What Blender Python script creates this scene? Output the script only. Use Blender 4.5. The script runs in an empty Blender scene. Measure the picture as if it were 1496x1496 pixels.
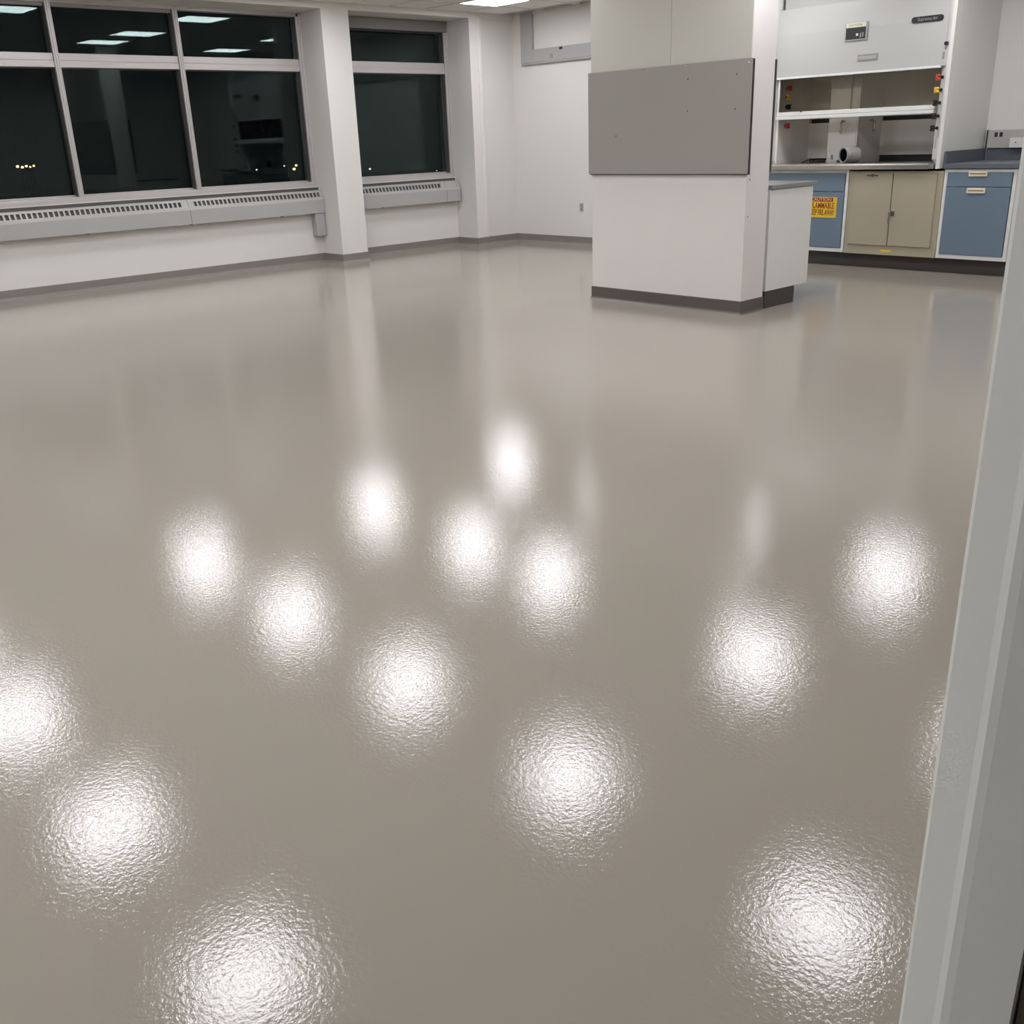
import bpy, bmesh, math, random
from mathutils import Vector, Matrix
random.seed(3)
C = bpy.context.scene.collection
sc = bpy.context.scene

# ---------------------------------------------------------------- camera, world, exposure
EYE = 1.29
cam_d = bpy.data.cameras.new('camera'); cam = bpy.data.objects.new('camera', cam_d); C.objects.link(cam)
# rows: camera right, camera down, camera forward in world axes
R_ = Matrix(((0.68314857, 0.72943268, -0.03515682),
             (0.23754558, -0.26748073, -0.93382341),
             (-0.69056508, 0.62958878, -0.35600258)))
rt, dn, fw = R_[0], R_[1], R_[2]
cam.matrix_world = Matrix(((rt[0], -dn[0], -fw[0], 0), (rt[1], -dn[1], -fw[1], 0), (rt[2], -dn[2], -fw[2], EYE), (0, 0, 0, 1)))
cam_d.sensor_width = 36; cam_d.lens = 36 * 1431.75 / 1496
cam_d.clip_start = 0.05; cam_d.clip_end = 2000
sc.camera = cam
w = bpy.data.worlds.new('night'); sc.world = w; w.use_nodes = True
w.node_tree.nodes['Background'].inputs[0].default_value = (0.30, 0.38, 0.5, 1)
w.node_tree.nodes['Background'].inputs[1].default_value = 0.005
sc.view_settings.view_transform = 'Standard'; sc.view_settings.look = 'None'
sc.view_settings.gamma = 1; sc.view_settings.use_curve_mapping = False
sc.view_settings.exposure = 0.0
sc.cycles.max_bounces = 10; sc.cycles.diffuse_bounces = 6; sc.cycles.glossy_bounces = 5; sc.cycles.transmission_bounces = 8
sc.cycles.transparent_max_bounces = 12
sc.cycles.caustics_reflective = False; sc.cycles.caustics_refractive = False
LAMP = 20.0           # diffuser emission of the ceiling troffers

# ---------------------------------------------------------------- materials
def mat(name, col, rough=0.5, metal=0.0, var=0.04, scale=6.0, bump=0.0, bscale=200.0, spec=0.5, coat=0.0):
    m = bpy.data.materials.new(name); m.use_nodes = True
    nt = m.node_tree; b = nt.nodes['Principled BSDF']
    b.inputs['Roughness'].default_value = rough; b.inputs['Metallic'].default_value = metal
    b.inputs['Specular IOR Level'].default_value = spec
    b.inputs['Coat Weight'].default_value = coat
    tc = nt.nodes.new('ShaderNodeTexCoord')
    n = nt.nodes.new('ShaderNodeTexNoise'); n.inputs['Scale'].default_value = scale; n.inputs['Detail'].default_value = 4
    nt.links.new(tc.outputs['Object'], n.inputs['Vector'])
    r = nt.nodes.new('ShaderNodeMix'); r.data_type = 'RGBA'
    r.inputs[6].default_value = tuple(c * (1 - var) for c in col) + (1,)
    r.inputs[7].default_value = tuple(min(1, c * (1 + var)) for c in col) + (1,)
    nt.links.new(n.outputs['Fac'], r.inputs[0]); nt.links.new(r.outputs[2], b.inputs['Base Color'])
    if bump:
        n2 = nt.nodes.new('ShaderNodeTexNoise'); n2.inputs['Scale'].default_value = bscale; n2.inputs['Detail'].default_value = 2
        nt.links.new(tc.outputs['Object'], n2.inputs['Vector'])
        bp = nt.nodes.new('ShaderNodeBump'); bp.inputs['Strength'].default_value = bump; bp.inputs['Distance'].default_value = 0.002
        nt.links.new(n2.outputs['Fac'], bp.inputs['Height']); nt.links.new(bp.outputs['Normal'], b.inputs['Normal'])
    return m
def emis(name, col, s):
    m = bpy.data.materials.new(name); m.use_nodes = True; nt = m.node_tree
    b = nt.nodes['Principled BSDF']; b.inputs['Base Color'].default_value = (.8, .8, .8, 1)
    b.inputs['Emission Color'].default_value = tuple(col) + (1,); b.inputs['Emission Strength'].default_value = s
    return m
def glass(name, through, refl, ior):
    m = bpy.data.materials.new(name); m.use_nodes = True; nt = m.node_tree
    nt.nodes.remove(nt.nodes['Principled BSDF']); out = nt.nodes['Material Output']
    tr = nt.nodes.new('ShaderNodeBsdfTransparent'); tr.inputs[0].default_value = tuple(through) + (1,)
    gl = nt.nodes.new('ShaderNodeBsdfGlossy'); gl.inputs['Roughness'].default_value = 0.0; gl.inputs[0].default_value = tuple(refl) + (1,)
    fr = nt.nodes.new('ShaderNodeFresnel'); fr.inputs[0].default_value = ior
    mx = nt.nodes.new('ShaderNodeMixShader')
    nt.links.new(fr.outputs[0], mx.inputs[0]); nt.links.new(tr.outputs[0], mx.inputs[1]); nt.links.new(gl.outputs[0], mx.inputs[2])
    nt.links.new(mx.outputs[0], out.inputs[0])
    return m
M = {}
M['wall'] = mat('wall_paint', (.65, .637, .61), .45, var=.012, scale=1.5, bump=.05, bscale=300)
M['pillar_upper'] = mat('laminate_cream', (.50, .495, .445), .4, var=.02, scale=2)
M['pillar_lower'] = mat('pillar_paint', (.66, .64, .62), .4, var=.012, scale=2)
M['ceil'] = mat('ceiling_tile', (.74, .73, .70), .9, var=.05, scale=60, bump=.3, bscale=120)
M['tbar'] = mat('ceiling_grid', (.62, .61, .58), .5)
M['base_grey'] = mat('vinyl_base_grey', (.205, .185, .17), .4, var=.05)
M['base_brown'] = mat('vinyl_base_brown', (.092, .079, .070), .35, var=.06)
M['alu'] = mat('window_aluminium', (.48, .46, .45), .35, metal=.35, var=.03)
M['alu_dark'] = mat('window_gasket', (.05, .05, .05), .5)
M['alu_shaded'] = mat('aluminium_shaded', (.10, .095, .09), .4, metal=.2); M['heater'] = mat('heater_enamel', (.36, .36, .35), .38, var=.02)  # side aluminium: dark reflection on the mullion sides put into the colour
M['blind'] = mat('blind_cassette', (.17, .16, .15), .5); M['head'] = mat('head_panel_grey', (.26, .245, .235), .45); M['hood_dimmed'] = mat('hood_enamel_dimmed', (.44, .445, .425), .3, var=.015, scale=2)  # front enamel: hood enamel darkened in colour to offset the close ceiling lamps
M['dark'] = mat('dark_void', (.02, .02, .02), .7)
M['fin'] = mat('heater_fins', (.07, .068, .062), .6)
M['black'] = mat('black_plastic', (.012, .012, .012), .35)
M['panel'] = mat('grey_panel', (.285, .268, .25), .38, var=.03, scale=1.2)
M['hood'] = mat('hood_enamel', (.66, .665, .635), .32, var=.015, scale=2)
M['hood_in'] = mat('hood_liner', (.82, .785, .745), .5, var=.03)
M['steel'] = mat('stainless', (.55, .52, .48), .28, metal=.9, var=.05, scale=20)
M['slate'] = mat('slate_top', (.10, .115, .135), .35, var=.08, scale=30)
M['benchtop'] = mat('bench_top', (.19, .20, .20), .28, var=.05, scale=30)
M['blue'] = mat('blue_enamel', (.135, .190, .248), .35, var=.03, scale=2)
M['tan'] = mat('tan_enamel', (.36, .325, .24), .4, var=.03, scale=2)
M['white'] = mat('white_enamel', (.68, .69, .665), .35, var=.01)
M['cream'] = mat('cream_plastic', (.70, .66, .53), .4)
M['brown'] = mat('label_brown', (.30, .17, .06), .5)
M['toe'] = mat('toe_dark', (.05, .045, .04), .5)
M['grey'] = mat('raceway_grey', (.36, .36, .35), .35, var=.02)
M['grey_light'] = mat('raceway_light', (.42, .415, .40), .35, var=.02)
M['red'] = mat('knob_red', (.55, .07, .03), .35); M['yellow'] = mat('knob_yellow', (.80, .50, .05), .35)
M['magenta'] = mat('knob_magenta', (.50, .02, .10), .35)
M['sign'] = mat('sign_yellow', (.72, .50, .03), .45, var=.04, scale=20)
M['signred'] = mat('sign_red', (.22, .02, .008), .5); M['signtext'] = mat('sign_brown', (.25, .05, .008), .5)
M['tantext'] = mat('sign_tan', (.75, .42, .18), .5)
M['chrome'] = mat('chrome', (.5, .48, .44), .25, metal=1)
M['pvc'] = mat('pvc', (.34, .34, .32), .4)
M['frame'] = mat('door_frame_paint', (.73, .755, .735), .35, var=.01)
M['bronze'] = mat('dark_bronze', (.06, .045, .03), .5)
M['badgetext'] = mat('badge_text', (.22, .22, .21), .5)
M['greytext'] = mat('grey_text', (.25, .25, .24), .5)
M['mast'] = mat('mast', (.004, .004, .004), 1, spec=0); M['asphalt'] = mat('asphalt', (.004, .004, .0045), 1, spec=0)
M['glass'] = glass('window_glass', (.88, .93, .92), (.86, .98, .96), 1.24)
M['sashglass'] = glass('sash_glass', (.90, .89, .85), (1, 1, 1), 1.3)
M['lamp'] = emis('lamp_diffuser', (1, .982, 1.02), LAMP)
M['sodium'] = emis('sodium_lamp', (1, .55, .16), 9); M['cold'] = emis('cold_lamp', (.85, .93, 1), 3)

def floor_material():
    m = bpy.data.materials.new('epoxy_floor'); m.use_nodes = True; nt = m.node_tree; b = nt.nodes['Principled BSDF']
    tc = nt.nodes.new('ShaderNodeTexCoord')
    n = nt.nodes.new('ShaderNodeTexNoise'); n.inputs['Scale'].default_value = .6; n.inputs['Detail'].default_value = 3
    nt.links.new(tc.outputs['Object'], n.inputs['Vector'])
    r = nt.nodes.new('ShaderNodeMix'); r.data_type = 'RGBA'
    r.inputs[6].default_value = (.284, .260, .220, 1); r.inputs[7].default_value = (.302, .277, .238, 1)
    nt.links.new(n.outputs['Fac'], r.inputs[0]); nt.links.new(r.outputs[2], b.inputs['Base Color'])
    b.inputs['Specular IOR Level'].default_value = .36; b.inputs['IOR'].default_value = 1.5
    # gloss: a fine orange-peel relief plus a little haze
    b.inputs['Roughness'].default_value = .025
    n2 = nt.nodes.new('ShaderNodeTexNoise'); n2.inputs['Scale'].default_value = 92; n2.inputs['Detail'].default_value = 3
    n2.inputs['Roughness'].default_value = .6
    nt.links.new(tc.outputs['Object'], n2.inputs['Vector'])
    bp = nt.nodes.new('ShaderNodeBump'); bp.inputs['Strength'].default_value = 1.0; bp.inputs['Distance'].default_value = 0.00047
    nt.links.new(n2.outputs['Fac'], bp.inputs['Height']); nt.links.new(bp.outputs['Normal'], b.inputs['Normal'])
    return m
M['floor'] = floor_material()

# ---------------------------------------------------------------- helpers
def box(bm, x0, x1, y0, y1, z0, z1, bev=0):
    vs = [bm.verts.new((x, y, z)) for x in (x0, x1) for y in (y0, y1) for z in (z0, z1)]
    fs = [(0, 1, 3, 2), (4, 6, 7, 5), (0, 4, 5, 1), (2, 3, 7, 6), (0, 2, 6, 4), (1, 5, 7, 3)]
    faces = [bm.faces.new([vs[i] for i in f]) for f in fs]
    if bev:
        es = set(e for f in faces for e in f.edges)
        bmesh.ops.bevel(bm, geom=list(es), offset=bev, segments=2, affect='EDGES', profile=.5)
def prism(bm, pts, axis, a, b):
    """pts: 2D polygon; axis 'x','y','z' extrusion from a to b"""
    def v(p, t):
        return {'x': (t, p[0], p[1]), 'y': (p[0], t, p[1]), 'z': (p[0], p[1], t)}[axis]
    A = [bm.verts.new(v(p, a)) for p in pts]; B = [bm.verts.new(v(p, b)) for p in pts]
    n = len(pts); bm.faces.new(A); bm.faces.new(B[::-1])
    for i in range(n): bm.faces.new([A[i], B[i], B[(i + 1) % n], A[(i + 1) % n]])
def cyl(bm, p, q, r, seg=16, r2=None, caps=True):
    p, q = Vector(p), Vector(q); d = q - p; L = d.length
    rot = d.to_track_quat('Z', 'Y').to_matrix().to_4x4()
    bmesh.ops.create_cone(bm, cap_ends=caps, segments=seg, radius1=r, radius2=r if r2 is None else r2, depth=L,
                          matrix=Matrix.Translation((p + q) / 2) @ rot)
def tube(bm, pts, r, seg=8):
    for a, b in zip(pts[:-1], pts[1:]): cyl(bm, a, b, r, seg)
    for p in pts[1:-1]: bmesh.ops.create_uvsphere(bm, u_segments=seg, v_segments=6, radius=r, matrix=Matrix.Translation(p))
def obj(name, bm, m, parent=None, smooth=False):
    bmesh.ops.recalc_face_normals(bm, faces=bm.faces)
    me = bpy.data.meshes.new(name); bm.to_mesh(me); bm.free()
    if smooth:
        for p in me.polygons: p.use_smooth = True
        try: me.set_sharp_from_angle(angle=math.radians(40))
        except Exception: pass
    me.materials.append(M[m] if isinstance(m, str) else m)
    o = bpy.data.objects.new(name, me); C.objects.link(o)
    if parent is not None:
        o.parent = parent
        o.location = -Vector(world_loc(parent))
    return o
def world_loc(o):
    v = Vector(o.location)
    while o.parent is not None:
        o = o.parent; v = v + Vector(o.location)
    return v
def B(name, x0, x1, y0, y1, z0, z1, m, parent=None, bev=0):
    bm = bmesh.new(); box(bm, x0, x1, y0, y1, z0, z1, bev); return obj(name, bm, m, parent)
def boxes(name, bl, m, parent=None, bev=0):
    bm = bmesh.new()
    for b_ in bl: box(bm, *b_, bev=bev)
    return obj(name, bm, m, parent)
def thing(name, label, cat, loc=(0, 0, 0), group=None):
    o = bpy.data.objects.new(name, None); C.objects.link(o); o.location = loc; o.empty_display_size = .1
    o['label'] = label; o['category'] = cat
    if group: o['group'] = group
    return o
def struct(o): o['kind'] = 'structure'; return o
def text(name, body, size, loc, rot, m, parent, wide=1.0, ext=0.0006):
    cu = bpy.data.curves.new(name, 'FONT'); cu.body = body; cu.size = size; cu.align_x = 'CENTER'; cu.align_y = 'CENTER'
    cu.extrude = ext; cu.offset = size * .015
    t = bpy.data.objects.new(name + '_tmp', cu); C.objects.link(t)
    bpy.context.view_layer.update()
    me = bpy.data.meshes.new_from_object(t.evaluated_get(bpy.context.evaluated_depsgraph_get()))
    bpy.data.objects.remove(t)
    me.transform(Matrix.Translation(loc) @ rot @ Matrix.Diagonal((wide, 1, 1, 1)))
    me.materials.clear(); me.materials.append(M[m])
    o = bpy.data.objects.new(name, me); C.objects.link(o); o.parent = parent; o.location = -Vector(world_loc(parent))
    return o
FRONT = Matrix.Rotation(math.radians(90), 4, 'X')      # lettering on a face that looks towards -Y

# ---------------------------------------------------------------- the room shell
CEIL = 2.73
XR = -10.36      # recessed wall under and beside the windows
XF = -9.97       # face of column, header and pilaster
C1a, C1b = 6.575, 6.93    # column
A2 = 8.68        # far cheek of the second window bay
YB = 9.42; YB2 = 9.95     # back wall left part / right part behind the hood
YN = -5.0; XW = -.212     # near wall, right wall face
struct(B('floor', -10.7, 1.5, YN - .2, YB2 + .2, -.12, 0, 'floor'))
bl = [(-10.62, XR, YN, C1a, 0, .845), (-10.62, XR, C1b, A2, 0, .845),            # spandrels
      (-10.62, XF, YN, YB2, 2.67, 3.0),                                           # header
      (-10.62, XF, C1a, C1b, 0, 2.67), (-10.62, XF, A2, 8.865, 0, 2.67),          # column, pilaster
      (-10.62, -10.0, 8.865, YB + .1, 0, 2.67),
      (-10.62, XF, -.35, .02, 0, 2.67), (-10.62, -10.0, YN, -.35, 0, 2.67)]
struct(boxes('wall_left', bl, 'wall'))
bl = [(-10.1, -6.0, YB, YB2 + .2, 0, 3.0), (-6.0, .2, YB2, YB2 + .2, 0, 3.0)]
struct(boxes('wall_back', bl, 'wall'))
bl = [(XW + .005, -.03, .575, YB2, 0, 3.0), (XW + .005, -.03, YN, -.47, 0, 3.0), (XW + .005, -.03, -.47, .575, 2.2, 3.0)]
struct(boxes('wall_right', bl, 'wall'))
struct(B('wall_near', -10.62, 1.5, YN - .2, YN, 0, 3.0, 'wall'))
struct(B('wall_corridor', 1.3, 1.5, YN, YB2, 0, 3.0, 'wall'))

# baseboards as swept strips
def baseboard(name, pts, m, h=.092, t=.006, parent=None):
    """pts follow the wall face; room on the right-hand side of travel"""
    bm = bmesh.new(); prof = [(0, 0), (0, h), (t * .6, h), (t, h - .004), (t, .02), (t + .004, .008), (t + .013, 0)]
    P = [Vector((p[0], p[1])) for p in pts]; rings = []
    for i, p in enumerate(P):
        ns = []
        if i > 0: d = (p - P[i - 1]).normalized(); ns.append(Vector((d.y, -d.x)))
        if i < len(P) - 1: d = (P[i + 1] - p).normalized(); ns.append(Vector((d.y, -d.x)))
        n = ns[0] if len(ns) == 1 else (ns[0] + ns[1]) / (1 + ns[0].dot(ns[1]))
        rings.append([bm.verts.new((p.x + n.x * a, p.y + n.y * a, z)) for a, z in prof])
    for r1, r2 in zip(rings[:-1], rings[1:]):
        for k in range(len(prof) - 1): bm.faces.new([r1[k], r1[k + 1], r2[k + 1], r2[k]])
    bm.faces.new(rings[0]); bm.faces.new(rings[-1][::-1])
    return obj(name, bm, m, parent)
struct(baseboard('baseboard_left', [(XR, .02), (XR, C1a), (XF, C1a), (XF, C1b), (XR, C1b), (XR, A2), (XF, A2), (XF, 8.865), (-10.0, 8.865), (-10.0, YB)], 'base_grey'))
struct(baseboard('baseboard_back', [(-10.0, YB), (-6.0, YB)], 'base_grey'))
struct(baseboard('baseboard_right', [(XW + .005, YB2), (XW + .005, .62)], 'base_grey'))

# ceiling: grid of 0.61 m cells, tiles recessed in T-bars
LH = .305                                   # half a lamp
COLS = (-9.105, -7.38, -5.63, -3.87, -2.00); ROWS = (8.325, 6.14, 3.95, 1.55, -.85, -3.25)  # last row is unseen, added to brighten the near floor and jamb
LAMPS = [(cx, cy) for cx in COLS for cy in ROWS if not (cx == -5.63 and cy == 6.14)]
def lines(cs, n, lo, hi):
    out = []
    cs = sorted(cs)
    for k, c in enumerate(cs):
        out += [c - LH, c + LH]
        if k < len(cs) - 1:
            g0, g1 = c + LH, cs[k + 1] - LH
            out += [g0 + (g1 - g0) * m / n for m in range(1, n)]
    while out[0] - .6 > lo: out.insert(0, out[0] - .6)
    while out[-1] + .6 < hi: out.append(out[-1] + .6)
    return [lo] + out + [hi]
GX = lines(COLS, 2, XF, XW); GY = lines(ROWS, 3, YN, YB2)
_gx = [x for x in GX if -6.9 < x < -5.9]
LAMPS.append(((-6.505 - 5.935) / 2, 6.14))
ceil = struct(B('ceiling', -10.62, 1.5, YN - .2, YB2 + .2, CEIL + .03, CEIL + .1, 'ceil'))
def near_lamp(x, y): return any(abs(x - a) < .32 and abs(y - b) < .32 for a, b in LAMPS)
rest = bmesh.new(); bars = bmesh.new(); tile_meshes = {}
for x0, x1 in zip(GX[:-1], GX[1:]):
    for y0, y1 in zip(GY[:-1], GY[1:]):
        if x1 - x0 < .03 or y1 - y0 < .03: continue
        cx, cy = (x0 + x1) / 2, (y0 + y1) / 2
        if any(x0 < a < x1 and y0 < b < y1 for a, b in LAMPS): continue
        if cy > YB and cx < -6.0: continue
        if cx < -7.0 and cy > 6.9:
            key = (round(x1 - x0, 3), round(y1 - y0, 3))
            if key not in tile_meshes:
                bm = bmesh.new(); hx, hy = key[0] / 2 - .012, key[1] / 2 - .012
                box(bm, -hx, hx, -hy, hy, 0, .02)
                o = obj('ceiling_tile', bm, 'ceil'); tile_meshes[key] = o.data
            else:
                o = bpy.data.objects.new('ceiling_tile', tile_meshes[key]); C.objects.link(o)
            o.location = (cx, cy, CEIL + .006); o.parent = ceil
        else:
            box(rest, x0 + .012, x1 - .012, y0 + .012, y1 - .012, CEIL + .006, CEIL + .026)
o = obj('ceiling_tile', rest, 'ceil', ceil); o['kind'] = 'stuff'
for x in GX[1:-1]: box(bars, x - .012, x + .012, YN, YB if x < -6 else YB2, CEIL, CEIL + .03)
for y in GY[1:-1]: box(bars, XF if y < YB else -6, XW, y - .012, y + .012, CEIL - .0004, CEIL + .03)
box(bars, XF - .03, XF + .018, YN, YB, CEIL - .001, CEIL + .03)
o = obj('ceiling_grid', bars, 'tbar', ceil); o['kind'] = 'stuff'
struct(B('trim_1', XF, -6.0, YB - .02, YB, CEIL - .02, CEIL + .002, 'tbar'))

# ceiling lamps
def lamp_label(cx, cy):
    if cx < -9 and cy > 8: return 'bright square recessed ceiling light in the far corner above the second window'
    if -6.5 < cx < -6: return 'square ceiling light set just left of the white pillar, off the regular grid'
    col = {-9.105: 'beside the windows', -7.38: 'second column from the windows', -5.63: 'third column from the windows', -3.87: 'fourth column from the windows', -2.00: 'nearest the doorway wall'}[cx]
    row = {8.325: 'in the row nearest the back wall', 6.14: 'in the row level with the pillar', 3.95: 'in the middle row', 1.55: 'in the row just ahead of the doorway', -.85: 'in the row just behind the doorway', -3.25: 'in the unseen row added by the near wall for fill light'}[cy]
    return 'square ceiling light ' + col + ', ' + row
for cx, cy in LAMPS:
    t = thing('ceiling_light', lamp_label(cx, cy), 'ceiling light', (cx, cy, CEIL), 'square recessed ceiling lights')
    h = .305
    boxes('light_frame', [(cx - h + .005, cx - h + .028, cy - h + .005, cy + h - .005, CEIL - .003, CEIL + .02), (cx + h - .028, cx + h - .005, cy - h + .005, cy + h - .005, CEIL - .003, CEIL + .02),
                     (cx - h + .028, cx + h - .028, cy - h + .005, cy - h + .028, CEIL - .003, CEIL + .02), (cx - h + .028, cx + h - .028, cy + h - .028, cy + h - .005, CEIL - .003, CEIL + .02)], 'tbar', t)
    B('diffuser', cx - h + .028, cx + h - .028, cy - h + .028, cy + h - .028, CEIL + .002, CEIL + .012, 'lamp', t)

# ---------------------------------------------------------------- windows
def window(name, y0, y1, mulls, top, blind=None):
    root = struct(thing(name, '', '', (-10.40, y0, .85)));
    del root['label']; del root['category']
    f0, f1 = -10.50, -10.40
    bl = [(f0, f1, y0, y1, .845, .895), (f0, f1, y0, y0 + .035, .895, top), (f0, f1, y1 - .05, y1, .895, top), (f0, f1, y0, y1, top - .03, 2.675),
          (f1, f1 + .025, y0, y1, .835, .885), (f1, f1 + .012, y1 - .02, y1, .885, 2.67),
          (f0 - .03, f0 + .02, y0 + .03, y1 - .03, .89, .915)]
    bm = bmesh.new()
    for b_ in bl: box(bm, *b_, bev=.003)
    obj('window_frame', bm, 'alu', root)
    edges = [y0 + .035] + mulls + [y1 - .05]
    for k, my in enumerate(mulls):
        bm = bmesh.new()
        box(bm, f0, f1 + .004, my - .026, my + .026, .89, top, bev=.003); box(bm, f1, f1 + .012, my - .008, my + .006, .89, top)
        box(bm, f1 + .0, f1 + .010, my + .014, my + .022, .89, top)
        obj('mullion', bm, 'alu', root)
    for k in range(len(edges) - 1):
        a = edges[k] + (.026 if k > 0 else 0); b = edges[k + 1] - (.026 if k < len(edges) - 2 else 0)
        bm = bmesh.new(); box(bm, f0 + .02, f1 - .012, a, b, 2.075, 2.135, bev=.003); box(bm, f0 + .02, f1 - .018, a, b, 2.135, 2.20, bev=.003)
        obj('transom', bm, 'alu', root)
        for (z0, z1) in ((.905, 2.078), (2.197, top - .02)):
            bm = bmesh.new()
            box(bm, f0 + .012, f0 + .018, a - .005, b + .005, z0, z1); box(bm, f0 - .012, f0 - .006, a - .005, b + .005, z0, z1)
            obj('pane', bm, 'glass', root)
            boxes('gasket_and_shade', [(f0 + .019, f1 - .016, a - .001, a + .003, z0, z1), (f0 + .019, f1 - .016, b - .004, b + .001, z0, z1),  # side plates paint in the dark mullion sides, gasket lines follow
                             (f0 + .008, f0 + .018, b - .014, b, z0, z1),
                             (f0 + .008, f0 + .030, a + .012, b - .012, z1 - .012, z1)], 'alu_shaded', root)
    return root, edges
w1, e1 = window('window_1', .02, C1a, [1.34, 2.60, 3.856, 5.115], 2.66)
w2, e2 = window('window_2', C1b, A2, [], 2.60)
# head panels above the panes of the first window
for k in range(5):
    a, b = e1[k] + .02, e1[k + 1] - .02
    B('head_panel', -10.485, -10.43 if k < 4 else -10.45, a, b, 2.600 if k < 4 else 2.625, 2.67, 'head', w1, .002)
bm = bmesh.new(); box(bm, -10.44, -10.372, C1b + .004, A2 - .012, 2.545, 2.668, bev=.006)
o = obj('roller_blind', bm, 'blind'); o['label'] = 'brown-grey roller blind cassette across the top of the second window'; o['category'] = 'blind'
bm = bmesh.new(); box(bm, -10.445, -10.425, C1b + .03, A2 - .06, 2.525, 2.545); obj('hem_bar', bm, 'dark', o)

# ---------------------------------------------------------------- baseboard heaters under the windows
def heater(name, label, y0, y1, slots, seams, blank=None):
    t = thing(name, label, 'heater', (-10.30, (y0 + y1) / 2, .56), 'convector heaters under the windows')
    Xw, Xf = XR + .002, -10.255
    # closed casing below, sloping grille strip above
    bm = bmesh.new()
    prism(bm, [(Xw, .555), (Xf, .555), (Xf, .700), (Xf - .005, .712), (Xf - .020, .724), (Xw, .724)], 'y', y0, y1)
    obj('casing', bm, 'heater', t)
    gx0, gz0, gx1, gz1 = Xf - .018, .724, Xf - .060, .805      # slope from front-low to back-high
    def sl(bm, ya, yb, s0, s1, off=0.0, th=.002):
        dx, dz = gx1 - gx0, gz1 - gz0; L = math.hypot(dx, dz); nx, nz = dz / L, -dx / L
        pts = []
        for s, o_ in ((s0, off), (s1, off), (s1, off - th), (s0, off - th)):
            pts.append((gx0 + dx * s + nx * o_, gz0 + dz * s + nz * o_))
        prism(bm, pts, 'y', ya, yb)
    bm = bmesh.new(); sl(bm, y0 + .004, y1 - .004, 0, 1, -.018, .004); obj('fin_pack', bm, 'fin', t)
    bm = bmesh.new()
    sl(bm, y0, y1, -.02, .13); sl(bm, y0, y1, .72, 1.0)
    box(bm, Xw, gx1 + .003, y0, y1, .795, .806)
    for (a, b, p) in slots:           # bars between the slots
        n = int(round((b - a) / p))
        for i in range(n + 1): sl(bm, a + i * p - .009, a + i * p + .009, .13, .72)
    for (a, b) in blank or []: sl(bm, a, b, .1, .75)
    obj('grille', bm, 'heater', t)
    for ys in seams:
        bm = bmesh.new(); box(bm, Xf - .002, Xf + .0015, ys - .0015, ys + .0015, .556, .70); sl(bm, ys - .0015, ys + .0015, 0, 1, .0012, .002)
        obj('seam', bm, 'fin', t)
    # little feet of the casing clips at the lower edge
    k = y0 + .45
    while k < y1 - .2: B('clip', Xf - .02, Xf - .002, k, k + .035, .548, .556, 'dark', t); k += 1.1
    B('shadow_strip', XR + .0005, XR + .012, y0, y1, .8065, .838, 'fin', t)  # dark strip standing for the shadow line under the sill
    bm = bmesh.new()   # end cap
    prism(bm, [(Xw, .552), (Xf + .003, .552), (Xf + .003, .702), (Xf - .003, .714), (Xf - .016, .727), (gx1 + .004, .809), (Xw, .809)], 'y', y1 - .03, y1)
    obj('end_cap', bm, 'heater', t)
    return t
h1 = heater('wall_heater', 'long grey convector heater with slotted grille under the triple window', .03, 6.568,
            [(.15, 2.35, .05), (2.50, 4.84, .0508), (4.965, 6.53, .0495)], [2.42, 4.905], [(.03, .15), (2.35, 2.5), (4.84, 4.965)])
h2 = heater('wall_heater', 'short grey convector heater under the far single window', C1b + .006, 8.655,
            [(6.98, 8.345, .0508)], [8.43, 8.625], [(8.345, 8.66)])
bm = bmesh.new(); box(bm, XR + .002, -10.262, 6.44, 6.565, .30, .552, bev=.003)
o = obj('pipe_cover', bm, 'heater'); o['label'] = 'small grey pipe cover below the heater, beside the column'; o['category'] = 'pipe cover'

# ---------------------------------------------------------------- pillar with grey panels
PX0, PX1, PY0, PY1 = -5.72, -4.235, 6.235, 6.52
p = thing('pillar', 'wide white pillar with cream upper panels standing in mid room', 'pillar', ((PX0 + PX1) / 2, (PY0 + PY1) / 2, 0))
B('core', PX0, PX1, PY0, PY1, 0, CEIL, 'pillar_lower', p, .003)
for a, b in ((PX0 + .001, -4.935), (-4.929, PX1 - .004)):
    B('upper_panel', a, b, PY0 - .004, PY0, 1.73, CEIL - .001, 'pillar_upper', p, .001)
B('corner_trim', PX1 - .035, PX1 + .0015, PY0 - .002, PY0 + .03, .09, .99, 'pillar_lower', p, .001)
bm = bmesh.new()
o = baseboard('base_strip', [(PX0 + .5, PY1), (PX0, PY1), (PX0, PY0), (PX1, PY0), (PX1, PY1), (PX0 + .5, PY1)], 'base_brown', .10, .006, p)
for (yy, zz) in ((6.275, .955), (6.268, .70)):
    bm = bmesh.new(); cyl(bm, (PX1, yy, zz), (PX1 + .004, yy, zz), .006, 10); obj('screw', bm, 'chrome', p)
bm = bmesh.new(); prism(bm, [(6.252, .53), (6.262, .49), (6.258, .44), (6.250, .42), (6.251, .48)], 'x', PX1 - .001, PX1 + .001)
obj('chip', bm, 'dark', p)
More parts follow.
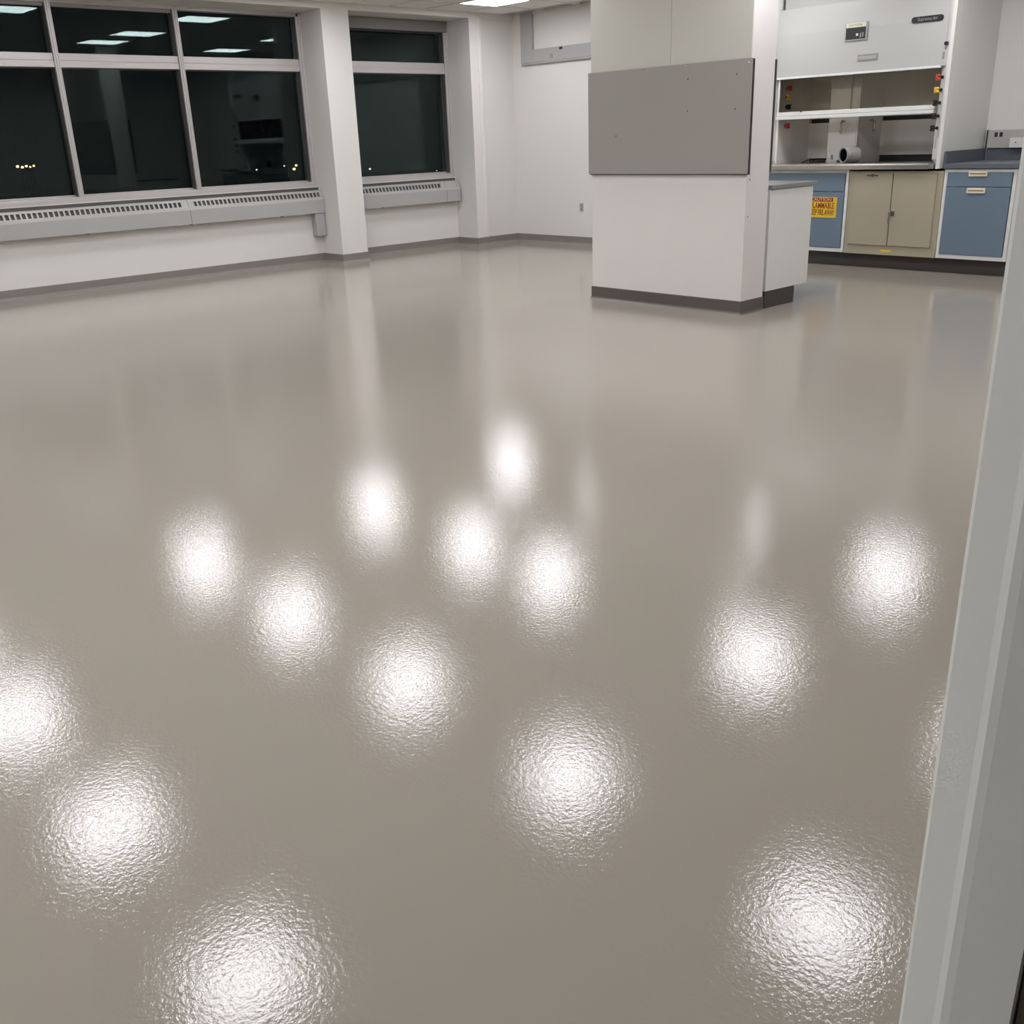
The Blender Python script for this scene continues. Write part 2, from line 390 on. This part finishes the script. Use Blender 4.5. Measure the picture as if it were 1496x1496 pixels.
def wall_panel(label, y_face, sgn):
    t = thing('panel', label, 'panel', (-4.95, y_face, 1.0), None)
    z0, z1 = .997, 1.745
    x0, x1 = PX0 - .003, -4.21 if sgn < 0 else PX1 - .004
    ya, yb = sorted((y_face + sgn * .022, y_face + sgn * .036))
    B('sheet', x0, x1, ya, yb, z0, z1, 'panel', t, .001)
    ya, yb = sorted((y_face + sgn * .001, y_face + sgn * .022))
    B('backing', x0 + .004, x1 + .002 if sgn < 0 else x1 + .003, ya, yb, z0 - .006, z1 - .004, 'black', t)
    if sgn < 0:
        yf = y_face - .036
        for x, z in ((x0 + .03, z1 - .02), (-5.155, z1 - .012), (-4.775, z1 - .016), (x1 - .025, z1 - .03), (x0 + .03, z0 + .02), (x1 - .03, z0 + .02)):
            bm = bmesh.new(); cyl(bm, (x, yf, z), (x, yf - .003, z), .006, 10, .004); obj('screw', bm, 'chrome', t)
        for x, z in ((-4.747, 1.644), (-4.328, 1.650), (-4.745, 1.432), (-4.332, 1.428), (-5.43, 1.278)):
            bm = bmesh.new(); cyl(bm, (x, yf + .002, z), (x, yf - .0006, z), .0055, 10); obj('drill_hole', bm, 'black', t)
    return t
wall_panel('grey sheet panel screwed to the front of the white pillar', PY0, -1)
wall_panel('black-edged panel on the rear face of the white pillar', PY1 + .001, 1)

# ---------------------------------------------------------------- bench behind the pillar
t = thing('lab_bench', 'low white lab bench with grey top standing behind the white pillar', 'bench', (-4.95, 6.85, 0))
BX0, BX1 = PX0 + .02, -4.243
B('cabinet_body', BX0 + .02, BX1 - .018, 6.565, 7.13, .135, .868, 'white', t)
B('end_panel', BX1 - .018, BX1, 6.565, 7.15, .13, .868, 'white', t, .002)
B('end_panel', BX0, BX0 + .018, 6.565, 7.15, .13, .868, 'white', t, .002)
B('countertop', BX0 - .02, BX1 + .012, 6.565, 7.20, .870, .900, 'benchtop', t, .003)
B('toe_kick', BX0 + .02, BX1 - .004, 6.565, 6.975, 0, .13, 'toe', t)
for k in range(2):
    xa = BX0 + .03 + k * .72
    d = B('cupboard_door', xa, xa + .70, 7.13, 7.148, .15, .86, 'blue', t, .002)
    B('handle', xa + .30, xa + .42, 7.149, 7.165, .78, .80, 'cream', d)

# ---------------------------------------------------------------- base cabinets under and beside the hood
YC = 9.09
def recess_handle(x, z, parent):
    h = boxes('handle', [(x - .08, x + .08, YC - .022, YC - .014, z - .022, z + .022)], 'cream', parent, .003)
    return h
def framed(root, x0, x1, z0, z1, st=.028):
    boxes('face_frame', [(x0, x0 + st, YC - .006, YC + .02, z0, z1), (x1 - st, x1, YC - .006, YC + .02, z0, z1),
                         (x0 + st, x1 - st, YC - .006, YC + .02, z0, z0 + .035), (x0 + st, x1 - st, YC - .006, YC + .02, z1 - .03, z1)], 'white', root, .002)
t = thing('base_cabinet', 'blue base cabinet behind the bench with the yellow caution sign', 'cabinet', (-5.5, 9.35, .13))
B('body', -5.95, -5.02, YC + .02, 9.9, .135, .90, 'white', t)
framed(t, -5.95, -5.02, .135, .90)
dr = B('drawer', -5.917, -5.054, YC - .012, YC + .018, .70, .868, 'blue', t, .002)
dd = B('cupboard_door', -5.917, -5.054, YC - .012, YC + .018, .175, .695, 'blue', t, .002)
s = thing('warning_sign', 'yellow and red caution flammable keep fire away sign on left blue cabinet', 'sign', (-5.26, YC - .014, .55))
B('sign_plate', -5.42, -5.118, YC - .0155, YC - .0125, .455, .648, 'sign', s)
B('red_band', -5.412, -5.160, YC - .0165, YC - .0155, .605, .642, 'signred', s)
text('lettering', 'CAUTION', .038, (-5.288, YC - .017, .6235), FRONT, 'tantext', s, 1.30)
text('lettering', 'FLAMMABLE', .078, (-5.270, YC - .0165, .5655), FRONT, 'signtext', s, .60)
text('lettering', 'KEEP FIRE AWAY', .074, (-5.272, YC - .0165, .502), FRONT, 'signtext', s, .47)

t = thing('storage_cabinet', 'tan two-door steel cabinet under the fume hood', 'cabinet', (-4.56, 9.35, .13))
TX0, TX1 = -5.015, -4.105
B('body', TX0, TX1, YC, 9.88, .13, .885, 'tan', t, .003)
dz0, dz1 = .218, .862; xm = -4.572
dl = B('door_leaf', TX0 + .038, xm - .004, YC - .012, YC + .002, dz0, dz1, 'tan', t, .003)
drr = B('door_leaf', xm + .004, TX1 - .055, YC - .012, YC + .002, dz0, dz1, 'tan', t, .003)
bm = bmesh.new(); box(bm, xm - .003, xm + .003, YC - .003, YC + .001, dz0, dz1); obj('door_gap', bm, 'dark', t)
bm = bmesh.new()
box(bm, xm + .006, xm + .045, YC - .018, YC - .012, .49, .545, bev=.002)
cyl(bm, (xm + .02, YC - .012, .53), (xm + .02, YC - .05, .53), .009, 12)
box(bm, xm + .006, xm + .022, YC - .052, YC - .038, .42, .535, bev=.003)
obj('handle', bm, 'chrome', drr)
bm = bmesh.new(); box(bm, -4.83, -4.72, YC - .017, YC - .012, .842, .852, bev=.002); cyl(bm, (-4.775, YC - .012, .847), (-4.775, YC - .024, .847), .012, 12)
obj('latch', bm, 'bronze', dl)
bm = bmesh.new(); box(bm, -4.635, -4.535, YC - .0008, YC, .160, .180); obj('sticker', bm, 'sign', t)['label'] = 'small yellow sticker'

t = thing('base_cabinet', 'blue drawer cabinet right of the tan cabinet, cream handles', 'cabinet', (-3.8, 9.35, .13))
RX0, RX1 = -4.098, -3.478
B('body', RX0, RX1, YC + .02, 9.9, .135, .90, 'white', t)
framed(t, RX0, RX1, .135, .90)
dr = B('drawer', RX0 + .032, RX1 - .034, YC - .012, YC + .018, .755, .875, 'blue', t, .002); recess_handle(-3.80, .862, dr)
dd = B('cupboard_door', RX0 + .032, RX1 - .034, YC - .012, YC + .018, .172, .750, 'blue', t, .002); recess_handle(-3.80, .722, dd)
for o_ in (dr, dd):
    z = .862 if o_ is dr else .722
    bm = bmesh.new(); box(bm, -3.868, -3.732, YC - .0235, YC - .022, z - .005, z + .006); obj('label_slot', bm, 'brown', t)
o = boxes('toe_kick', [(-5.95, -3.48, YC + .07, 9.9, 0, .128)], 'toe'); struct(o); o.name = 'trim_2'

# dark slate top beside the hood
t = thing('countertop', 'dark slate countertop with upstands right of the fume hood', 'countertop', (-3.5, 9.5, .92))
B('slab', -4.105, -3.44, YC - .03, YB2 - .025, .905, .945, 'slate', t, .003)
B('backsplash', -4.105, -3.44, YB2 - .025, YB2 - .001, .906, 1.045, 'slate', t, .002)
B('side_splash', -4.136, -4.112, YC + .03, YB2 - .027, .906, 1.045, 'slate', t, .002)

# raceway on the wall above it
t = thing('power_raceway', 'grey metal power raceway on the wall above the slate countertop', 'raceway', (-3.6, 9.93, 1.12))
boxes('channel', [(-4.105, -3.3, YB2 - .042, YB2 - .001, 1.048, 1.205)], 'grey_light', t, .003)
for x in (-4.03, -3.985):
    B('socket', x - .014, x + .014, YB2 - .045, YB2 - .041, 1.145, 1.185, 'dark', t, .001)
for x in (-4.095,):
    B('end_gap', -4.114, -4.106, YB2 - .05, YB2 - .001, 1.046, 1.207, 'dark', t)
o = B('junction_box', -3.885, -3.72, YB2 - .085, YB2 - .043, 1.05, 1.135, 'white', None, .003)
o['label'] = 'small white junction box on the grey raceway beside the door frame'; o['category'] = 'junction box'
B('port', -3.835, -3.825, YB2 - .087, YB2 - .085, 1.09, 1.10, 'dark', o)

# ---------------------------------------------------------------- fume hood
HX0, HX1 = -5.955, -4.141
t = thing('fume_hood', 'large white fume hood with raised glass sash above the blue and tan cabinets', 'fume hood', (-5.05, 9.5, .9))
for (xa, xb) in ((HX1 - .012, HX1), (HX0, HX0 + .012)):
    B('side_panel', xa, xb, 9.142, YB2 - .003, 1.046, CEIL - .01, 'hood', t, .002)
# posts: inner slanted face carries the valves, bottom nose tapers
def post(inner, outer):
    s = 1 if outer > inner else -1
    bm = bmesh.new()
    prof = [(inner, 9.13), (outer - s * .034, 9.052), (outer - s * .022, 9.046), (outer, 9.060), (outer, 9.14), (inner, 9.16)]
    A = []
    for z, cut in ((.905, .5), (.985, 0), (CEIL - .012, 0)):
        ring = []
        for i, (x, y) in enumerate(prof):
            xx = x if not (cut and i in (0, 5)) else x + (outer - s * .03 - x) * .75
            ring.append(bm.verts.new((xx, y, z)))
        A.append(ring)
    n = len(prof)
    for r1, r2 in zip(A[:-1], A[1:]):
        for i in range(n): bm.faces.new([r1[i], r1[(i + 1) % n], r2[(i + 1) % n], r2[i]])
    bm.faces.new(A[0]); bm.faces.new(A[-1][::-1])
    return obj('post', bm, 'hood', t)
pr = post(-4.252, HX1); pl = post(-5.885, HX0)
def knob(x, y, z, m, dirv, parent, stem=True):
    d = Vector(dirv).normalized(); base = Vector((x, y, z)); c = base + d * .045
    bm = bmesh.new()
    cyl(bm, c - d * .012, c + d * .012, .013, 14)
    u = d.cross(Vector((0, 0, 1))).normalized(); v = d.cross(u)
    for k in range(4):
        a = math.pi / 4 + k * math.pi / 2; e = c + (u * math.cos(a) + v * math.sin(a)) * .019
        cyl(bm, e - d * .011, e + d * .011, .0105, 12)
    o = obj('valve_knob', bm, m, parent, True)
    bm = bmesh.new(); cyl(bm, base, c, .006, 10); cyl(bm, base, base + d * .012, .014, 12)
    obj('stem', bm, 'black' if m != 'magenta' else 'chrome', o if parent is t else parent, True)
    return o
KD = (-.60, -.80, 0)
for z, m in ((1.655, 'red'), (1.553, 'yellow'), (1.449, 'black'), (1.341, 'black'), (1.243, 'black')):
    knob(-4.208, 9.078, z, m, KD, t)
for z, m in ((1.655, 'red'), (1.575, 'yellow'), (1.485, 'black'), (1.31, 'magenta')):
    knob(-5.825, 9.20, z, m, (1, -.45, 0), t)
# oval cover low on the right post, switch and plate higher up
def oval(cx, cy, cz, ry, rz, nrm, m, nm, th=.003):
    bm = bmesh.new(); n = Vector(nrm).normalized(); u = Vector((0, 0, 1)); v = n.cross(u).normalized(); c = Vector((cx, cy, cz))
    A = []; Bb = []
    for k in range(24):
        a = k * math.tau / 24; e = c + v * math.cos(a) * ry + u * math.sin(a) * rz
        A.append(bm.verts.new(e - n * .004)); Bb.append(bm.verts.new(e + n * th))
    bm.faces.new(A); bm.faces.new(Bb[::-1])
    for k in range(24): bm.faces.new([A[k], A[(k + 1) % 24], Bb[(k + 1) % 24], Bb[k]])
    return obj(nm, bm, m, t)
N_ = (-.62, -.78, 0)
oval(-4.215, 9.098, 1.118, .017, .055, N_, 'chrome', 'oval_cover'); oval(-4.217, 9.095, 1.118, .010, .047, N_, 'grey', 'oval_insert', .004)
# worksurface with polished lip
B('worksurface', HX0 + .012, -4.20, 9.06, 9.90, .905, .945, 'steel', t, .003)
bm = bmesh.new(); prism(bm, [(9.04, .902), (9.06, .902), (9.12, .945), (9.12, .955), (9.09, .958), (9.05, .952), (9.036, .938)], 'x', -5.90, -4.235)
obj('airfoil_lip', bm, 'steel', t)
# front panel: vertical lower part, upper part leaning back a little
bm = bmesh.new(); prism(bm, [(9.088, 1.733), (9.088, 2.12), (9.105, 2.345), (9.135, 2.345), (9.118, 2.12), (9.118, 1.733)], 'x', HX0 + .06, -4.218)
obj('front_panel', bm, 'hood_dimmed', t)
bm = bmesh.new(); prism(bm, [(9.080, 1.733), (9.080, 1.748), (9.09, 1.752), (9.09, 1.733)], 'x', HX0 + .06, -4.235); obj('panel_lip', bm, 'white', t)
B('upper_enclosure', HX0 + .09, HX1 - .077, 9.150, 9.18, 2.335, CEIL - .01, 'hood_dimmed', t)
boxes('enclosure_trim', [(-5.72, -4.35, 9.143, 9.150, 2.44, 2.447), (-5.72, -5.713, 9.143, 9.150, 2.447, CEIL - .02)], 'grey', t)
# badge
bm = bmesh.new(); pts = []
bx0, bx1, bz = -4.545, -4.262, 2.128; r = .024
for k in range(13): a = math.pi / 2 + k * math.pi / 12; pts.append((bx0 + r + r * math.cos(a), bz + r * math.sin(a)))
for k in range(13): a = -math.pi / 2 + k * math.pi / 12; pts.append((bx1 - r + r * math.cos(a), bz + r * math.sin(a)))
prism(bm, pts, 'y', 9.078, 9.090); bd = obj('badge', bm, 'black', t)
text('lettering', 'Supreme Air', .034, (-4.400, 9.0775, bz), FRONT, 'badgetext', bd, 1.02)
# airflow monitor
mb = boxes('airflow_monitor', [(-5.172, -4.955, 9.074, 9.09, 2.014, 2.165)], 'grey', t, .002)
B('display', -5.160, -4.967, 9.071, 9.0745, 2.026, 2.122, 'black', mb)
B('title_strip', -5.160, -4.967, 9.071, 9.0745, 2.124, 2.160, 'cream', mb)
text('lettering', 'CAUTION', .026, (-5.07, 9.0705, 2.142), FRONT, 'greytext', mb, 1.15)
bm = bmesh.new(); cyl(bm, (-5.045, 9.0745, 2.062), (-5.045, 9.064, 2.062), .011, 14); obj('button', bm, 'cream', mb)
bm = bmesh.new(); box(bm, -5.020, -5.006, 9.0700, 9.0712, 2.035, 2.072); box(bm, -4.998, -4.985, 9.0700, 9.0712, 2.04, 2.078); obj('mark', bm, 'badgetext', mb)
pt = boxes('rating_plate', [(-5.030, -4.835, 9.083, 9.089, 1.838, 1.893)], 'greytext', t, .001)
B('plate_face', -5.020, -4.850, 9.0815, 9.0835, 1.853, 1.878, 'grey', pt)
bm = bmesh.new(); cyl(bm, (-4.198, 9.075, 1.918), (-4.198, 9.040, 1.918), .016, 16); obj('light_switch', bm, 'black', t)
B('switch_plate', -4.236, -4.182, 9.066, 9.0885, 1.745, 1.87, 'hood_dimmed', t, .003)
B('small_plate', -4.226, -4.212, 9.060, 9.0665, 1.80, 1.855, 'greytext', t)
# sash
S0, S1 = -5.862, -4.262
sash = boxes('sash', [(S0, S1, 9.098, 9.122, 1.400, 1.436), (S0, S1, 9.084, 9.118, 1.366, 1.397), (S0, S0 + .022, 9.098, 9.122, 1.436, 1.76)], 'hood', t, .003)
B('track', S0 - .002, S1 + .002, 9.102, 9.12, 1.3965, 1.4005, 'fin', sash)
bm = bmesh.new(); box(bm, S0 + .02, -5.06, 9.106, 9.112, 1.43, 1.77); obj('pane', bm, 'sashglass', sash)
bm = bmesh.new(); box(bm, -5.08, S1 + .02, 9.116, 9.121, 1.43, 1.77); obj('pane', bm, 'sashglass', sash)
B('pane_edge', -5.076, -5.070, 9.1035, 9.1055, 1.436, 1.76, 'fin', sash)
bm = bmesh.new(); box(bm, -5.60, -5.58, 9.094, 9.099, 1.430, 1.44); obj('stop', bm, 'dark', sash)
# liner
bl = [(HX0 + .014, -5.862, 9.14, 9.72, .946, 2.2), (-4.236, HX1 - .014, 9.17, 9.9, .946, 2.2)]
for b_ in bl: B('side_liner', *b_, 'hood_in', t)
boxes('ceiling_liner', [(HX0 + .014, HX1 - .014, 9.19, 9.9, 2.2, 2.22)], 'hood_in', t)
boxes('baffle', [(-5.862, -5.44, 9.72, 9.735, .985, 1.325), (-5.862, -5.44, 9.72, 9.735, 1.365, 2.2), (-5.862, -5.44, 9.74, 9.75, .94, 2.2)], 'hood_in', t)
boxes('slot', [(-5.85, -5.44, 9.735, 9.739, 1.320, 1.37), (-5.85, -5.44, 9.735, 9.739, .946, .99), (-5.15, -4.25, 9.865, 9.869, 1.320, 1.37), (-5.15, -4.25, 9.865, 9.869, .946, 1.01)], 'dark', t)
boxes('baffle', [(-5.15, -4.236, 9.85, 9.865, 1.005, 1.325), (-5.15, -4.236, 9.85, 9.865, 1.365, 2.2), (-5.15, -4.236, 9.87, 9.88, .94, 2.2)], 'hood_in', t)
boxes('duct_chase', [(-5.45, -5.136, 9.39, 9.88, .945, 2.2)], 'hood_in', t, .004)
boxes('access_panel', [(-5.43, -5.15, 9.385, 9.39, .955, 1.24), (-5.43, -5.15, 9.385, 9.39, 1.245, 2.1)], 'hood_in', t, .002)
for pts in (([(-5.28, 9.385, 1.33), (-5.28, 9.345, 1.335), (-5.28, 9.325, 1.31), (-5.28, 9.325, 1.25)],), ([(-5.132, 9.60, 1.33), (-5.10, 9.60, 1.335), (-5.08, 9.60, 1.31), (-5.08, 9.60, 1.25)],)):
    bm = bmesh.new(); tube(bm, [Vector(q) for q in pts[0]], .010, 10); q = Vector(pts[0][-1]); cyl(bm, q, q - Vector((0, 0, .03)), .016, 12, .008)
    bm2 = bm; obj('gas_outlet', bm2, 'chrome', t, True)
# loose things inside the hood
c0 = Vector((-5.125, 9.13, 1.028)); ax = Vector((.42, .90, 0)).normalized(); r = .070
bm = bmesh.new(); seg = 28; u = ax.cross(Vector((0, 0, 1))).normalized(); v = Vector((0, 0, 1)); rings = []
for (s_, rr) in ((0, r - .008), (0, r), (.045, r), (.046, r + .006), (.15, r + .006), (.15, r - .008), (0, r - .008)):
    rings.append([bm.verts.new(c0 + ax * s_ + u * math.cos(k * math.tau / seg) * rr + v * math.sin(k * math.tau / seg) * rr) for k in range(seg)])
for r1, r2 in zip(rings[:-1], rings[1:]):
    for k in range(seg): bm.faces.new([r1[k], r1[(k + 1) % seg], r2[(k + 1) % seg], r2[k]])
bmesh.ops.remove_doubles(bm, verts=bm.verts, dist=1e-5)
pipe = obj('pipe_fitting', bm, 'pvc', None, True); pipe['label'] = 'short white plastic pipe fitting lying open end forward in the fume hood'; pipe['category'] = 'pipe'
bm = bmesh.new(); cyl(bm, c0 + ax * .012, c0 + ax * .016, r - .009, 24); obj('bore_shade', bm, 'mast', pipe)  # black disc standing in for the shade inside the bore
bm = bmesh.new()
box(bm, -5.345, -5.225, 9.20, 9.27, .958, .985, bev=.004); box(bm, -5.33, -5.30, 9.21, 9.26, .985, 1.03, bev=.004)
o = obj('bracket', bm, 'pvc'); o['label'] = 'small pale plastic bracket beside the pipe fitting in the hood'; o['category'] = 'bracket'
bm = bmesh.new(); P = []
for k in range(22):
    a = k / 21; P.append(Vector((-5.62 + .30 * a, 9.22 + .05 * math.sin(a * 9), .959 + .03 * abs(math.sin(a * 7)) * (1 - a * .5))))
tube(bm, P, .005, 6)
o = obj('cable', bm, 'black', None, True); o['label'] = 'thin black cable lying loosely on the fume hood floor'; o['category'] = 'cable'

# ---------------------------------------------------------------- back wall raceway
t = thing('wall_raceway', 'grey L-shaped metal raceway high on the back wall near the corner', 'raceway', (-8.5, 9.40, 2.2))
YR = YB - .045
boxes('vertical_channel', [(-9.80, -9.60, YR, YB - .001, 2.165, CEIL - .002)], 'grey', t, .003)
boxes('horizontal_channel', [(-9.598, -6.4, YR, YB - .001, 2.165, 2.31)], 'grey', t, .003)
B('lower_lip', -9.80, -6.4, YR + .006, YB - .001, 2.145, 2.164, 'grey', t)
oy = YR - .002
o_ = B('socket', -9.285, -9.235, oy, YR + .001, 2.19, 2.24, 'greytext', t, .001)
B('data_port', -9.125, -9.07, oy, YR + .001, 2.275, 2.302, 'black', t, .001)
o = B('outlet_plate', -8.85, -8.79, YB - .008, YB - .001, .40, .50, 'grey', None, .002)
o['label'] = 'grey outlet plate low on the back wall beside the pillar'; o['category'] = 'outlet'
boxes('slot', [(-8.835, -8.805, YB - .0095, YB - .008, .418, .442), (-8.835, -8.805, YB - .0095, YB - .008, .458, .482)], 'greytext', o)
# corner crease cover on the pilaster
bm = bmesh.new(); box(bm, -10.0, -9.945, 8.80, 8.868, .09, 2.70, bev=.018); struct(obj('trim_3', bm, 'wall'))

# ---------------------------------------------------------------- door frame right beside the viewer
d1 = thing('door_1', '', '', (-.17, .56, 0)); del d1['label']; del d1['category']; struct(d1)
bm = bmesh.new()
prof = [(-.218, .62), (-.2155, .5645), (-.2125, .5615), (-.188, .5515), (-.182, .5475), (-.176, .5465), (-.1395, .5455), (-.1385, .5475), (-.1385, .62)]
prism(bm, prof, 'z', 0, 2.2)
obj('jamb', bm, 'frame', d1)
B('jamb', -.216, -.1385, -.49, -.465, 0, 2.2, 'frame', d1)
B('head', -.216, -.1385, -.47, .575, 2.14, 2.2, 'frame', d1)
B('brown_strip', -.137, -.04, .5485, .575, 0, 2.2, 'bronze', d1)  # plain dark brown strip next to the jamb

# ---------------------------------------------------------------- outside in the night
struct(B('ground', -420, -11, -60, 420, -12.2, -12, 'asphalt')).name = 'ground'
def street_lamp(d, dist, m, label, r=.20):
    r *= .62
    v = Vector(d).normalized() * dist; p = Vector((v.x, v.y, EYE + v.z))
    t = thing('street_lamp', label, 'street lamp', (p.x, p.y, -12), 'distant street lamps outside')
    bm = bmesh.new(); cyl(bm, (p.x + .9, p.y, -12), (p.x + .9, p.y, p.z + .1), .03, 8, .02); tube(bm, [Vector((p.x + .9, p.y, p.z + .1)), Vector((p.x + .4, p.y, p.z + .3)), Vector((p.x, p.y, p.z + .25))], .02, 6)
    obj('pole', bm, 'mast', t)
    bm = bmesh.new(); bmesh.ops.create_uvsphere(bm, u_segments=12, v_segments=8, radius=r, matrix=Matrix.Translation(p) @ Matrix.Diagonal((1, 1, .8, 1)))
    obj('lantern', bm, m, t)
for k, (dy, rr) in enumerate(((0, .24), (.0050, .22), (.0095, .2), (.0135, .14), (.0175, .18))):
    street_lamp((-1.228 - dy * .0, .3905 + dy, -.010 - .001 * (k % 2)), 130, 'sodium', 'orange street lamp in the row seen through the leftmost pane, ' + ('first from the left', 'second from the left', 'third from the left', 'second from the right', 'last on the right')[k], rr)
street_lamp((-1.102, .668, -.0255), 130, 'sodium', 'orange street lamp low through the third window pane, lower of a pair', .26)
street_lamp((-1.1015, .671, -.0215), 138, 'sodium', 'orange street lamp low through the third window pane, upper of a pair', .22)
street_lamp((-1.125, .630, -.0245), 135, 'cold', 'pale distant lamp seen low in the third window pane', .14)
street_lamp((-1.109, .659, -.0215), 135, 'cold', 'pale distant lamp beside the orange pair in the third pane', .14)
street_lamp((-1.053, .745, -.029), 130, 'cold', 'pale distant lamp at lower left of the far single window', .18)
street_lamp((-1.003, .81, -.034), 130, 'cold', 'faint distant lamp at lower right of the far single window', .08)
